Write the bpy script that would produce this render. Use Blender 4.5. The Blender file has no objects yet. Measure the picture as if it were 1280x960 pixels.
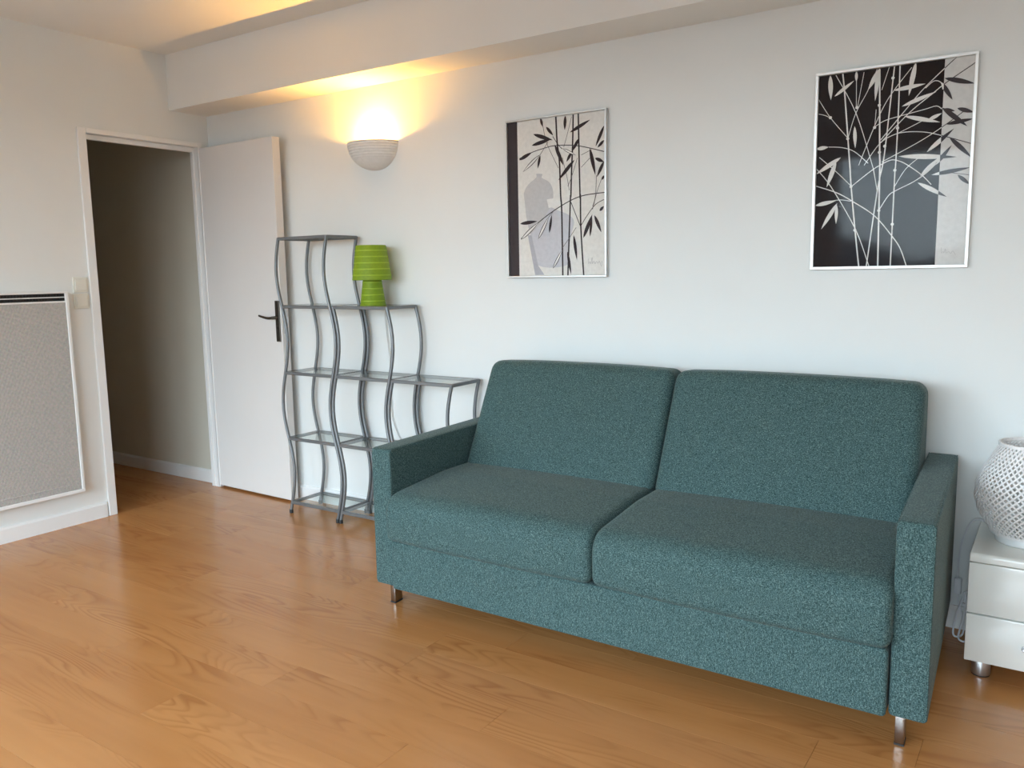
import bpy, bmesh, math, random
from mathutils import Vector, Matrix

random.seed(7)
SC = bpy.context.scene
COL = SC.collection
PI = math.pi

# ------------------------------------------------------------------ camera
cam_data = bpy.data.cameras.new('camera')
cam_data.sensor_fit = 'HORIZONTAL'
cam_data.sensor_width = 36.0
cam_data.lens = 1032.9 / 1280 * 36.0
cam_data.clip_start = 0.05
cam = bpy.data.objects.new('camera', cam_data)
COL.objects.link(cam)
CR = Vector((0.83089774, 0.55615148, -0.01744933))
CU = Vector((-0.0603302, 0.12122032, 0.99079054))
CF = Vector((-0.55314484, 0.8221929, -0.13427442))
cam.matrix_world = Matrix(((CR.x, CU.x, -CF.x, 4.3275), (CR.y, CU.y, -CF.y, -3.226),
                           (CR.z, CU.z, -CF.z, 1.2931), (0, 0, 0, 1)))
SC.camera = cam

# ------------------------------------------------------------------ light
world = bpy.data.worlds.new('sky')
SC.world = world
world.use_nodes = True
wn = world.node_tree.nodes
wl = world.node_tree.links
wn.clear()
w_out = wn.new('ShaderNodeOutputWorld')
w_bg = wn.new('ShaderNodeBackground')
w_tc = wn.new('ShaderNodeTexCoord')
w_sep = wn.new('ShaderNodeSeparateXYZ')
w_ramp = wn.new('ShaderNodeValToRGB')
w_ramp.color_ramp.elements[0].position = 0.0
w_ramp.color_ramp.elements[0].color = (0.77, 0.91, 1.0, 1)
w_ramp.color_ramp.elements[1].position = 0.7
w_ramp.color_ramp.elements[1].color = (0.60, 0.80, 1.0, 1)
wl.new(w_tc.outputs['Generated'], w_sep.inputs[0])
wl.new(w_sep.outputs['Z'], w_ramp.inputs[0])
wl.new(w_ramp.outputs[0], w_bg.inputs['Color'])
wl.new(w_bg.outputs[0], w_out.inputs['Surface'])
w_bg.inputs['Strength'].default_value = SKY_STRENGTH = 10.8

WINDOWS = ((0.12, 2.30), (2.47, 4.75))      # two wide windows in the wall behind the viewer
WIN_Z0, WIN_Z1, REAR_Y = 0.10, 2.32, -4.8
for wx0, wx1 in WINDOWS:
    portal_data = bpy.data.lights.new('window_portal', 'AREA')
    portal_data.shape = 'RECTANGLE'
    portal_data.size = wx1 - wx0
    portal_data.size_y = WIN_Z1 - WIN_Z0
    portal_data.cycles.is_portal = True
    portal = bpy.data.objects.new('window_portal', portal_data)
    COL.objects.link(portal)
    portal.location = ((wx0 + wx1) / 2, REAR_Y - 0.17, (WIN_Z0 + WIN_Z1) / 2)
    portal.rotation_euler = (PI / 2, 0, 0)

SCONCE_STRENGTH = 2350.0
SCONCE_COLOR = (1.0, 0.49, 0.10)

SC.view_settings.view_transform = 'Standard'
SC.view_settings.look = 'None'
SC.view_settings.gamma = 1.0
SC.view_settings.use_curve_mapping = False
SC.view_settings.exposure = 0.50
SC.cycles.max_bounces = 10
SC.cycles.diffuse_bounces = 6
SC.cycles.glossy_bounces = 4
SC.cycles.transparent_max_bounces = 16
SC.cycles.caustics_reflective = False
SC.cycles.caustics_refractive = False
SC.cycles.sample_clamp_indirect = 6.0

# ------------------------------------------------------------------ materials
def new_mat(name):
    m = bpy.data.materials.new(name)
    m.use_nodes = True
    nt = m.node_tree
    return m, nt, nt.nodes['Principled BSDF']

def simple(name, color, rough=0.5, metal=0.0, spec=0.5, noise=0.0, nscale=40.0, bump=0.0, bscale=200.0, coat=0.0):
    m, nt, b = new_mat(name)
    b.inputs['Base Color'].default_value = (*color, 1)
    b.inputs['Roughness'].default_value = rough
    b.inputs['Metallic'].default_value = metal
    b.inputs['Specular IOR Level'].default_value = spec
    b.inputs['Coat Weight'].default_value = coat
    tc = nt.nodes.new('ShaderNodeTexCoord')
    if noise:
        n = nt.nodes.new('ShaderNodeTexNoise')
        n.inputs['Scale'].default_value = nscale
        n.inputs['Detail'].default_value = 4
        nt.links.new(tc.outputs['Object'], n.inputs['Vector'])
        r = nt.nodes.new('ShaderNodeValToRGB')
        r.color_ramp.elements[0].position = 0.3
        r.color_ramp.elements[1].position = 0.7
        r.color_ramp.elements[0].color = (*[c * (1 - noise) for c in color], 1)
        r.color_ramp.elements[1].color = (*[min(1, c * (1 + noise)) for c in color], 1)
        nt.links.new(n.outputs['Fac'], r.inputs[0])
        nt.links.new(r.outputs[0], b.inputs['Base Color'])
    if bump:
        n2 = nt.nodes.new('ShaderNodeTexNoise')
        n2.inputs['Scale'].default_value = bscale
        n2.inputs['Detail'].default_value = 3
        nt.links.new(tc.outputs['Object'], n2.inputs['Vector'])
        bp = nt.nodes.new('ShaderNodeBump')
        bp.inputs['Strength'].default_value = bump
        bp.inputs['Distance'].default_value = 0.002
        nt.links.new(n2.outputs['Fac'], bp.inputs['Height'])
        nt.links.new(bp.outputs[0], b.inputs['Normal'])
    return m

M_WALL = simple('wall_paint', (0.785, 0.80, 0.785), 0.6, spec=0.3, noise=0.012, nscale=3, bump=0.12, bscale=160)
M_CEIL = simple('ceiling_paint', (0.81, 0.81, 0.785), 0.75, spec=0.2, noise=0.012, nscale=3)
M_TRIM = simple('white_gloss_trim', (0.82, 0.82, 0.81), 0.35, noise=0.01, nscale=8)
M_DOOR = simple('door_paint', (0.74, 0.715, 0.69), 0.42, noise=0.012, nscale=4)
M_PLASTER = simple('sconce_plaster', (0.80, 0.78, 0.74), 0.8, spec=0.2, noise=0.03, nscale=60)
M_RADI = simple('radiator_enamel', (0.83, 0.83, 0.82), 0.4, noise=0.01, nscale=8)
M_BLACK = simple('vent_black', (0.012, 0.011, 0.010), 0.7, noise=0.1)
M_SWITCH = simple('switch_plastic', (0.75, 0.73, 0.65), 0.4, noise=0.01, nscale=30)
M_STEEL = simple('shelf_steel', (0.20, 0.205, 0.21), 0.48, metal=0.6, noise=0.06, nscale=30)
M_CHROME = simple('chrome', (0.36, 0.33, 0.31), 0.22, metal=1.0, noise=0.03, nscale=30)
M_ALU = simple('brushed_aluminium', (0.62, 0.62, 0.63), 0.35, metal=1.0, noise=0.04, nscale=50)
M_FRAME = simple('silver_frame', (0.66, 0.65, 0.63), 0.32, metal=0.7, noise=0.03, nscale=40)
M_FRAMEW = simple('pale_silver_frame', (0.86, 0.85, 0.83), 0.35, metal=0.35, noise=0.02, nscale=40)
M_BRONZE = simple('dark_bronze', (0.16, 0.14, 0.12), 0.35, metal=1.0, noise=0.1, nscale=60)
M_LACQ = simple('white_lacquer', (0.86, 0.87, 0.83), 0.16, noise=0.008, nscale=5, coat=0.3)
M_CORD = simple('white_cord', (0.84, 0.85, 0.87), 0.5, noise=0.02)
M_GREYCORD = simple('pale_grey_cord', (0.60, 0.59, 0.57), 0.5, noise=0.02)
M_BAMBOO = simple('white_bamboo', (0.80, 0.78, 0.77), 0.55, noise=0.06, nscale=120)
M_LINER = simple('grey_liner', (0.34, 0.33, 0.33), 0.7, noise=0.05)
M_RUBBER = simple('black_rubber', (0.02, 0.02, 0.02), 0.6, noise=0.1)
M_HALLW = simple('hall_paint', (0.63, 0.60, 0.51), 0.7, spec=0.2, noise=0.02, nscale=3)
M_SUBFLOOR = simple('floor_joint', (0.20, 0.09, 0.03), 0.8, noise=0.1)
M_HILL = simple('distant_trees', (0.08, 0.095, 0.105), 0.9, noise=0.5, nscale=0.4)  # lightened and blued: the haze of distance is put into the colour
M_CLAY = simple('bulb_cap', (0.7, 0.7, 0.68), 0.4, noise=0.03)


def mat_glass(name, tint, ior=1.5):
    m, nt, b = new_mat(name)
    nt.nodes.remove(b)
    out = nt.nodes['Material Output']
    tr = nt.nodes.new('ShaderNodeBsdfTransparent')
    tr.inputs[0].default_value = (*tint, 1)
    gl = nt.nodes.new('ShaderNodeBsdfGlossy')
    gl.inputs['Roughness'].default_value = 0.02
    fr = nt.nodes.new('ShaderNodeFresnel')
    fr.inputs['IOR'].default_value = ior
    geo = nt.nodes.new('ShaderNodeNewGeometry')
    front = nt.nodes.new('ShaderNodeMath'); front.operation = 'SUBTRACT'; front.inputs[0].default_value = 1.0
    nt.links.new(geo.outputs['Backfacing'], front.inputs[1])
    fmul = nt.nodes.new('ShaderNodeMath'); fmul.operation = 'MULTIPLY'
    nt.links.new(fr.outputs[0], fmul.inputs[0]); nt.links.new(front.outputs[0], fmul.inputs[1])
    mx = nt.nodes.new('ShaderNodeMixShader')
    nt.links.new(fmul.outputs[0], mx.inputs[0])
    nt.links.new(tr.outputs[0], mx.inputs[1])
    nt.links.new(gl.outputs[0], mx.inputs[2])
    nt.links.new(mx.outputs[0], out.inputs['Surface'])
    return m

M_GLASS = mat_glass('picture_glass', (0.97, 0.98, 0.98), 1.0001)
M_PANE = mat_glass('window_glass', (0.96, 0.98, 0.98))
M_SHELFGLASS = mat_glass('shelf_glass', (0.93, 0.97, 0.96))


def mat_wood():
    m, nt, b = new_mat('laminate_planks')
    N, L = nt.nodes, nt.links
    tc = N.new('ShaderNodeTexCoord')
    oi = N.new('ShaderNodeObjectInfo')
    comb = N.new('ShaderNodeCombineXYZ')
    mul = N.new('ShaderNodeMath'); mul.operation = 'MULTIPLY'; mul.inputs[1].default_value = 37.0
    mul2 = N.new('ShaderNodeMath'); mul2.operation = 'MULTIPLY'; mul2.inputs[1].default_value = 91.0
    L.new(oi.outputs['Random'], mul.inputs[0]); L.new(oi.outputs['Random'], mul2.inputs[0])
    L.new(mul.outputs[0], comb.inputs[0]); L.new(mul2.outputs[0], comb.inputs[1]); L.new(mul.outputs[0], comb.inputs[2])
    add = N.new('ShaderNodeVectorMath'); add.operation = 'ADD'
    L.new(tc.outputs['Object'], add.inputs[0]); L.new(comb.outputs[0], add.inputs[1])
    # growth rings: contour lines of a stretched noise field
    mp = N.new('ShaderNodeMapping'); mp.inputs['Scale'].default_value = (0.95, 6.5, 1)
    L.new(add.outputs[0], mp.inputs['Vector'])
    n1 = N.new('ShaderNodeTexNoise'); n1.inputs['Scale'].default_value = 1.0; n1.inputs['Detail'].default_value = 1.5
    n1.inputs['Distortion'].default_value = 0.4
    L.new(mp.outputs[0], n1.inputs['Vector'])
    m1 = N.new('ShaderNodeMath'); m1.operation = 'MULTIPLY'; m1.inputs[1].default_value = 20.0
    L.new(n1.outputs['Fac'], m1.inputs[0])
    fr = N.new('ShaderNodeMath'); fr.operation = 'FRACT'
    L.new(m1.outputs[0], fr.inputs[0])
    ring = N.new('ShaderNodeValToRGB')
    ring.color_ramp.elements[0].position = 0.0; ring.color_ramp.elements[0].color = (0.35, 0.35, 0.35, 1)
    ring.color_ramp.elements[1].position = 1.0; ring.color_ramp.elements[1].color = (0.35, 0.35, 0.35, 1)
    e = ring.color_ramp.elements.new(0.14); e.color = (0, 0, 0, 1)
    e = ring.color_ramp.elements.new(0.50); e.color = (0.10, 0.10, 0.10, 1)
    e = ring.color_ramp.elements.new(0.90); e.color = (1, 1, 1, 1)
    L.new(fr.outputs[0], ring.inputs[0])
    # where the rings show (patches)
    mp3 = N.new('ShaderNodeMapping'); mp3.inputs['Scale'].default_value = (1.6, 5, 1)
    L.new(add.outputs[0], mp3.inputs['Vector'])
    n3 = N.new('ShaderNodeTexNoise'); n3.inputs['Scale'].default_value = 1.0; n3.inputs['Detail'].default_value = 1
    L.new(mp3.outputs[0], n3.inputs['Vector'])
    r3 = N.new('ShaderNodeMapRange'); r3.inputs['From Min'].default_value = 0.44; r3.inputs['From Max'].default_value = 0.66
    L.new(n3.outputs['Fac'], r3.inputs['Value'])
    # long streaks
    mp2 = N.new('ShaderNodeMapping'); mp2.inputs['Scale'].default_value = (2.2, 42, 1)
    L.new(add.outputs[0], mp2.inputs['Vector'])
    n2 = N.new('ShaderNodeTexNoise'); n2.inputs['Scale'].default_value = 1.0; n2.inputs['Detail'].default_value = 5
    L.new(mp2.outputs[0], n2.inputs['Vector'])
    # broad tone
    mp4 = N.new('ShaderNodeMapping'); mp4.inputs['Scale'].default_value = (1.0, 9, 1)
    L.new(add.outputs[0], mp4.inputs['Vector'])
    n4 = N.new('ShaderNodeTexNoise'); n4.inputs['Scale'].default_value = 1.0; n4.inputs['Detail'].default_value = 2
    L.new(mp4.outputs[0], n4.inputs['Vector'])
    tone = N.new('ShaderNodeMix'); tone.data_type = 'RGBA'
    tone.inputs['A'].default_value = (*WOOD_DARK, 1); tone.inputs['B'].default_value = (*WOOD_LIGHT, 1)
    sm = N.new('ShaderNodeMath'); sm.operation = 'MULTIPLY_ADD'; sm.inputs[1].default_value = 0.26
    L.new(n2.outputs['Fac'], sm.inputs[0])
    sm2 = N.new('ShaderNodeMath'); sm2.operation = 'MULTIPLY_ADD'; sm2.inputs[1].default_value = 0.95
    sm2.inputs[2].default_value = -0.26
    L.new(n4.outputs['Fac'], sm2.inputs[0])
    L.new(sm2.outputs[0], sm.inputs[2])
    sm3 = N.new('ShaderNodeMath'); sm3.operation = 'MULTIPLY_ADD'; sm3.inputs[1].default_value = 0.30
    sm3.use_clamp = True
    L.new(oi.outputs['Random'], sm3.inputs[0]); L.new(sm.outputs[0], sm3.inputs[2])
    L.new(sm3.outputs[0], tone.inputs['Factor'])
    mm = N.new('ShaderNodeMath'); mm.operation = 'MULTIPLY'
    L.new(ring.outputs[0], mm.inputs[0]); L.new(r3.outputs[0], mm.inputs[1])
    mm2 = N.new('ShaderNodeMath'); mm2.operation = 'MULTIPLY'; mm2.inputs[1].default_value = 0.55
    L.new(mm.outputs[0], mm2.inputs[0])
    fin = N.new('ShaderNodeMix'); fin.data_type = 'RGBA'
    L.new(mm2.outputs[0], fin.inputs['Factor'])
    L.new(tone.outputs['Result'], fin.inputs['A'])
    fin.inputs['B'].default_value = (*WOOD_RING, 1)
    L.new(fin.outputs['Result'], b.inputs['Base Color'])
    b.inputs['Roughness'].default_value = 0.27
    b.inputs['Specular IOR Level'].default_value = 0.5
    rr = N.new('ShaderNodeMapRange'); rr.inputs['To Min'].default_value = 0.18; rr.inputs['To Max'].default_value = 0.27
    L.new(n2.outputs['Fac'], rr.inputs['Value']); L.new(rr.outputs[0], b.inputs['Roughness'])
    return m

WOOD_LIGHT = (0.575, 0.268, 0.094)
WOOD_DARK = (0.41, 0.165, 0.049)
WOOD_RING = (0.28, 0.095, 0.023)
M_WOOD = mat_wood()


def mat_fabric(name, dark, mid, light):
    m, nt, b = new_mat(name)
    N, L = nt.nodes, nt.links
    tc = N.new('ShaderNodeTexCoord')
    n1 = N.new('ShaderNodeTexNoise'); n1.inputs['Scale'].default_value = 420; n1.inputs['Detail'].default_value = 3
    n1.inputs['Roughness'].default_value = 0.65
    mp = N.new('ShaderNodeMapping'); mp.inputs['Scale'].default_value = (0.55, 0.47, 1.6); mp.inputs['Location'].default_value = (0.3, 0.43, 0.2)
    L.new(tc.outputs['Object'], mp.inputs['Vector']); L.new(mp.outputs[0], n1.inputs['Vector'])
    n2 = N.new('ShaderNodeTexNoise'); n2.inputs['Scale'].default_value = 420; n2.inputs['Detail'].default_value = 3
    n2.inputs['Roughness'].default_value = 0.65
    mp2 = N.new('ShaderNodeMapping'); mp2.inputs['Scale'].default_value = (1.6, 1.03, 0.5); mp2.inputs['Location'].default_value = (7.2, 3.37, 1.6)
    L.new(tc.outputs['Object'], mp2.inputs['Vector']); L.new(mp2.outputs[0], n2.inputs['Vector'])
    mx = N.new('ShaderNodeMath'); mx.operation = 'ADD'
    L.new(n1.outputs['Fac'], mx.inputs[0]); L.new(n2.outputs['Fac'], mx.inputs[1])
    hf = N.new('ShaderNodeMath'); hf.operation = 'MULTIPLY'; hf.inputs[1].default_value = 0.5
    L.new(mx.outputs[0], hf.inputs[0])
    r = N.new('ShaderNodeValToRGB')
    r.color_ramp.elements[0].position = 0.41; r.color_ramp.elements[0].color = (*dark, 1)
    r.color_ramp.elements[1].position = 0.61; r.color_ramp.elements[1].color = (*light, 1)
    e = r.color_ramp.elements.new(0.5); e.color = (*mid, 1)
    L.new(hf.outputs[0], r.inputs[0])
    L.new(r.outputs[0], b.inputs['Base Color'])
    b.inputs['Roughness'].default_value = 0.85
    b.inputs['Specular IOR Level'].default_value = 0.15
    b.inputs['Sheen Weight'].default_value = 0.15
    b.inputs['Sheen Roughness'].default_value = 0.4
    b.inputs['Sheen Tint'].default_value = (0.8, 0.85, 0.82, 1)
    bp = N.new('ShaderNodeBump'); bp.inputs['Strength'].default_value = 0.35; bp.inputs['Distance'].default_value = 0.0012
    L.new(hf.outputs[0], bp.inputs['Height']); L.new(bp.outputs[0], b.inputs['Normal'])
    return m

M_FABRIC = mat_fabric('teal_melange_fabric', (0.013, 0.033, 0.034), (0.043, 0.087, 0.087), (0.150, 0.222, 0.216))
M_GAP_SHADE = simple('seat_gap_shade', (0.012, 0.05, 0.058), 0.9, noise=0.1)  # dark base frame colour, paints the shade in the gap under the seat


def mat_mesh_grille():
    m, nt, b = new_mat('radiator_mesh')
    N, L = nt.nodes, nt.links
    tc = N.new('ShaderNodeTexCoord')
    mp = N.new('ShaderNodeMapping'); mp.inputs['Rotation'].default_value = (PI / 4, 0, 0)
    L.new(tc.outputs['Object'], mp.inputs['Vector'])
    ch = N.new('ShaderNodeTexChecker'); ch.inputs['Scale'].default_value = 300
    ch.inputs['Color1'].default_value = (0.60, 0.575, 0.52, 1); ch.inputs['Color2'].default_value = (0.27, 0.255, 0.22, 1)
    L.new(mp.outputs[0], ch.inputs['Vector'])
    n = N.new('ShaderNodeTexNoise'); n.inputs['Scale'].default_value = 130; n.inputs['Detail'].default_value = 3
    L.new(tc.outputs['Object'], n.inputs['Vector'])
    mx = N.new('ShaderNodeMix'); mx.data_type = 'RGBA'; mx.blend_type = 'OVERLAY'; mx.inputs['Factor'].default_value = 0.6
    L.new(ch.outputs['Color'], mx.inputs['A']); L.new(n.outputs['Color'], mx.inputs['B'])
    hs = N.new('ShaderNodeHueSaturation'); hs.inputs['Saturation'].default_value = 0.5
    L.new(mx.outputs['Result'], hs.inputs['Color'])
    L.new(hs.outputs[0], b.inputs['Base Color'])
    b.inputs['Roughness'].default_value = 0.5
    bp = N.new('ShaderNodeBump'); bp.inputs['Strength'].default_value = 0.3; bp.inputs['Distance'].default_value = 0.001
    L.new(ch.outputs['Fac'], bp.inputs['Height']); L.new(bp.outputs[0], b.inputs['Normal'])
    return m

M_GRILLE = mat_mesh_grille()


def mat_green():
    m, nt, b = new_mat('lime_paper')
    N, L = nt.nodes, nt.links
    tc = N.new('ShaderNodeTexCoord')
    n = N.new('ShaderNodeTexNoise'); n.inputs['Scale'].default_value = 90; n.inputs['Detail'].default_value = 4
    L.new(tc.outputs['Object'], n.inputs['Vector'])
    r = N.new('ShaderNodeValToRGB')
    r.color_ramp.elements[0].color = (0.165, 0.265, 0.004, 1); r.color_ramp.elements[1].color = (0.245, 0.36, 0.008, 1)
    L.new(n.outputs['Fac'], r.inputs[0]); L.new(r.outputs[0], b.inputs['Base Color'])
    b.inputs['Roughness'].default_value = 0.6
    return m

M_GREEN = mat_green()
M_GREENL = simple('lime_paper_ridge', (0.30, 0.43, 0.022), 0.55, noise=0.05)


def mat_ink(name, edge=None, left=(0.78, 0.76, 0.73), right=(0.06, 0.05, 0.055)):
    m, nt, b = new_mat(name)
    N, L = nt.nodes, nt.links
    tc = N.new('ShaderNodeTexCoord')
    n = N.new('ShaderNodeTexNoise'); n.inputs['Scale'].default_value = 60
    L.new(tc.outputs['Object'], n.inputs['Vector'])
    r = N.new('ShaderNodeMapRange'); r.inputs['To Min'].default_value = 0.88; r.inputs['To Max'].default_value = 1.12
    L.new(n.outputs['Fac'], r.inputs['Value'])
    sp = N.new('ShaderNodeSeparateXYZ'); L.new(tc.outputs['Object'], sp.inputs[0])
    gt = N.new('ShaderNodeMath'); gt.operation = 'GREATER_THAN'; gt.inputs[1].default_value = edge if edge else 9
    L.new(sp.outputs['X'], gt.inputs[0])
    mx = N.new('ShaderNodeMix'); mx.data_type = 'RGBA'
    mx.inputs['A'].default_value = (*left, 1); mx.inputs['B'].default_value = (*right, 1)
    L.new(gt.outputs[0], mx.inputs['Factor'])
    vm = N.new('ShaderNodeVectorMath'); vm.operation = 'SCALE'
    L.new(mx.outputs['Result'], vm.inputs[0]); L.new(r.outputs[0], vm.inputs['Scale'])
    L.new(vm.outputs[0], b.inputs['Base Color'])
    b.inputs['Roughness'].default_value = 0.06; b.inputs['Specular IOR Level'].default_value = 0.14   # glossy print paper
    return m


def emission(name, color, strength):
    m, nt, b = new_mat(name)
    b.inputs['Base Color'].default_value = (0.8, 0.8, 0.8, 1)
    b.inputs['Emission Color'].default_value = (*color, 1)
    b.inputs['Emission Strength'].default_value = strength
    return m

M_BULB = emission('halogen_bulb', SCONCE_COLOR, SCONCE_STRENGTH)

# ------------------------------------------------------------------ helpers
def obj(name, bm, mat, parent=None, smooth=False, kind=None, loc=None, mats=None):
    me = bpy.data.meshes.new(name)
    bm.normal_update()
    bm.to_mesh(me)
    bm.free()
    for mm in (mats or [mat]):
        me.materials.append(mm)
    if smooth:
        for p in me.polygons:
            p.use_smooth = True
        try:
            me.set_sharp_from_angle(angle=math.radians(40))
        except Exception:
            pass
    o = bpy.data.objects.new(name, me)
    COL.objects.link(o)
    if parent:
        o.parent = parent
    if loc:
        o.location = loc
    if kind:
        o['kind'] = kind
    return o

def thing(name, label, cat, loc=(0, 0, 0), group=None, rotz=0):
    o = bpy.data.objects.new(name, None)
    o.empty_display_size = 0.1
    COL.objects.link(o)
    o.location = loc
    o.rotation_euler = (0, 0, rotz)
    o['label'] = label
    o['category'] = cat
    if group:
        o['group'] = group
    return o

def struct(name, bm, mat, parent=None, label=None, smooth=False, mats=None):
    o = obj(name, bm, mat, parent, smooth=smooth, mats=mats)
    if not parent:
        o['kind'] = 'structure'
    if label:
        o['label'] = label
    return o

def box(bm, x0, x1, y0, y1, z0, z1, bevel=0.0, seg=2):
    r = bmesh.ops.create_cube(bm, size=1.0)
    vs = r['verts']
    for v in vs:
        v.co = Vector(((x0 + x1) / 2 + v.co.x * (x1 - x0), (y0 + y1) / 2 + v.co.y * (y1 - y0), (z0 + z1) / 2 + v.co.z * (z1 - z0)))
    if bevel:
        es = list({e for v in vs for e in v.link_edges})
        bmesh.ops.bevel(bm, geom=es, offset=bevel, segments=seg, affect='EDGES', profile=0.5)
    return bm

def nbox(*a, **k):
    return box(bmesh.new(), *a, **k)

def tube(bm, pts, rad, seg=8, caps=True):
    pts = [Vector(p) for p in pts]
    rings = []
    n = len(pts)
    up = None
    for i, p in enumerate(pts):
        t = (pts[min(i + 1, n - 1)] - pts[max(i - 1, 0)]).normalized()
        if up is None:
            up = Vector((0, 0, 1)) if abs(t.z) < 0.9 else Vector((1, 0, 0))
        a = t.cross(up).normalized()
        b = a.cross(t).normalized()
        up = b
        rr = rad[i] if isinstance(rad, (list, tuple)) else rad
        rings.append([bm.verts.new(p + (a * math.cos(2 * PI * k / seg) + b * math.sin(2 * PI * k / seg)) * rr) for k in range(seg)])
    for i in range(n - 1):
        for k in range(seg):
            bm.faces.new((rings[i][k], rings[i][(k + 1) % seg], rings[i + 1][(k + 1) % seg], rings[i + 1][k]))
    if caps:
        bm.faces.new(rings[0][::-1])
        bm.faces.new(rings[-1])
    return bm

def smooth_pts(pts, n=6):
    P = [Vector(p) for p in pts]
    out = []
    for i in range(len(P) - 1):
        p0, p1, p2, p3 = P[max(i - 1, 0)], P[i], P[i + 1], P[min(i + 2, len(P) - 1)]
        for k in range(n):
            t = k / n
            out.append(0.5 * ((2 * p1) + (p2 - p0) * t + (2 * p0 - 5 * p1 + 4 * p2 - p3) * t * t + (3 * p1 - p0 - 3 * p2 + p3) * t ** 3))
    out.append(P[-1])
    return out

def lathe(bm, prof, seg=40, cx=0, cy=0, cz=0, a0=0.0, a1=2 * PI):
    full = abs(a1 - a0 - 2 * PI) < 1e-6
    cols = []
    n = seg if full else seg + 1
    for k in range(n):
        a = a0 + (a1 - a0) * k / seg
        cols.append([bm.verts.new((cx + r * math.cos(a), cy + r * math.sin(a), cz + z)) for r, z in prof])
    for k in range(seg):
        A, B = cols[k], cols[(k + 1) % n]
        for i in range(len(prof) - 1):
            bm.faces.new((A[i], B[i], B[i + 1], A[i + 1]))
    return bm

def arc_profile(corners, seg=6):
    """corners: (y, z, radius) going round; returns a closed list of rounded points."""
    out = []
    n = len(corners)
    for i in range(n):
        p = Vector(corners[i][:2]); r = corners[i][2]
        a = Vector(corners[i - 1][:2]); c = Vector(corners[(i + 1) % n][:2])
        u = (a - p).normalized(); v = (c - p).normalized()
        ang = u.angle(v)
        if r <= 0:
            out.append(p); continue
        d = min(r / math.tan(ang / 2), (a - p).length * 0.49, (c - p).length * 0.49)
        p1, p2 = p + u * d, p + v * d
        for k in range(seg + 1):
            t = k / seg
            out.append((1 - t) ** 2 * p1 + 2 * t * (1 - t) * p + t * t * p2)
    return out

def resample(pts, step):
    out = []
    n = len(pts)
    for i in range(n):
        a, b = pts[i], pts[(i + 1) % n]
        m = max(1, int((b - a).length / step))
        for k in range(m):
            out.append(a.lerp(b, k / m))
    return out

def cushion(prof, x0, x1, rend, crown=0.0, step=0.03, nx=28):
    """A closed (y, z) profile swept along x; its ends are rounded by rend and its skin bulges by crown."""
    pts = resample(prof, step)
    n = len(pts)
    area = sum(pts[i].x * pts[(i + 1) % n].y - pts[(i + 1) % n].x * pts[i].y for i in range(n))
    sgn = 1 if area > 0 else -1
    nor = []
    for i in range(n):
        t = (pts[(i + 1) % n] - pts[i - 1]).normalized()
        nor.append(Vector((t.y, -t.x)) * sgn)
    cen = sum(pts, Vector((0, 0))) / n
    st = []
    K = 5
    for k in range(K):
        a = PI / 2 * k / K
        st.append((x0 + rend * (1 - math.cos(a)), rend * (1 - math.sin(a))))
    for k in range(nx + 1):
        st.append((x0 + rend + (x1 - x0 - 2 * rend) * k / nx, 0.0))
    for k in range(K - 1, -1, -1):
        a = PI / 2 * k / K
        st.append((x1 - rend * (1 - math.cos(a)), rend * (1 - math.sin(a))))
    bm = bmesh.new()
    rings = []
    for x, ins in st:
        u = (x - x0) / (x1 - x0)
        c = crown * (1 - abs(2 * u - 1) ** 2.6)
        ring = []
        for p, m in zip(pts, nor):
            q = p + m * (c - ins)
            ring.append(bm.verts.new((x, q.x, q.y)))
        rings.append(ring)
    for a, b in zip(rings[:-1], rings[1:]):
        for i in range(n):
            bm.faces.new((a[i], b[i], b[(i + 1) % n], a[(i + 1) % n]))
    for ring, flip in ((rings[0], False), (rings[-1], True)):
        cv = bm.verts.new(sum((v.co for v in ring), Vector()) / n)
        for i in range(n):
            t = (ring[i], ring[(i + 1) % n], cv)
            bm.faces.new(t if not flip else t[::-1])
    bmesh.ops.recalc_face_normals(bm, faces=bm.faces)
    return bm

# ------------------------------------------------------------------ the room
XR, YB, H = 5.75, REAR_Y, 2.543            # right wall, rear wall, ceiling
BEAM_Y, BEAM_Z = -0.251, 2.240
DY0, DY1, DTOP = -0.757, -0.085, 2.053     # clear opening of the doorway
HALL_X, HALL_Y0, HALL_Y1 = -2.6, -1.55, -0.035
WT = 0.05                                  # thickness of the left wall

floor = struct('floor', nbox(HALL_X - 0.1, XR + 0.1, YB - 0.15, 0.12, -0.06, -0.008), M_SUBFLOOR)

# laminate planks, each its own object
PW, PL, GAP = 0.155, 1.29, 0.0008
plank_meshes = {}
def plank_mesh(length):
    key = round(length, 3)
    if key not in plank_meshes:
        w, c, l = PW - GAP, 0.00008, key - GAP
        bm = bmesh.new()
        z0, z1 = -0.008, 0.0
        lo = [bm.verts.new(p) for p in ((0, 0, z0), (l, 0, z0), (l, w, z0), (0, w, z0))]
        md = [bm.verts.new((p.co.x, p.co.y, z1 - c)) for p in lo]
        hi = [bm.verts.new(p) for p in ((c, c, z1), (l - c, c, z1), (l - c, w - c, z1), (c, w - c, z1))]
        for i in range(4):
            j = (i + 1) % 4
            bm.faces.new((lo[i], lo[j], md[j], md[i]))
            bm.faces.new((md[i], md[j], hi[j], hi[i]))
        bm.faces.new(hi)
        me = bpy.data.meshes.new('plank')
        bm.to_mesh(me); bm.free()
        me.materials.append(M_WOOD)
        plank_meshes[key] = me
    return plank_meshes[key]

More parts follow.
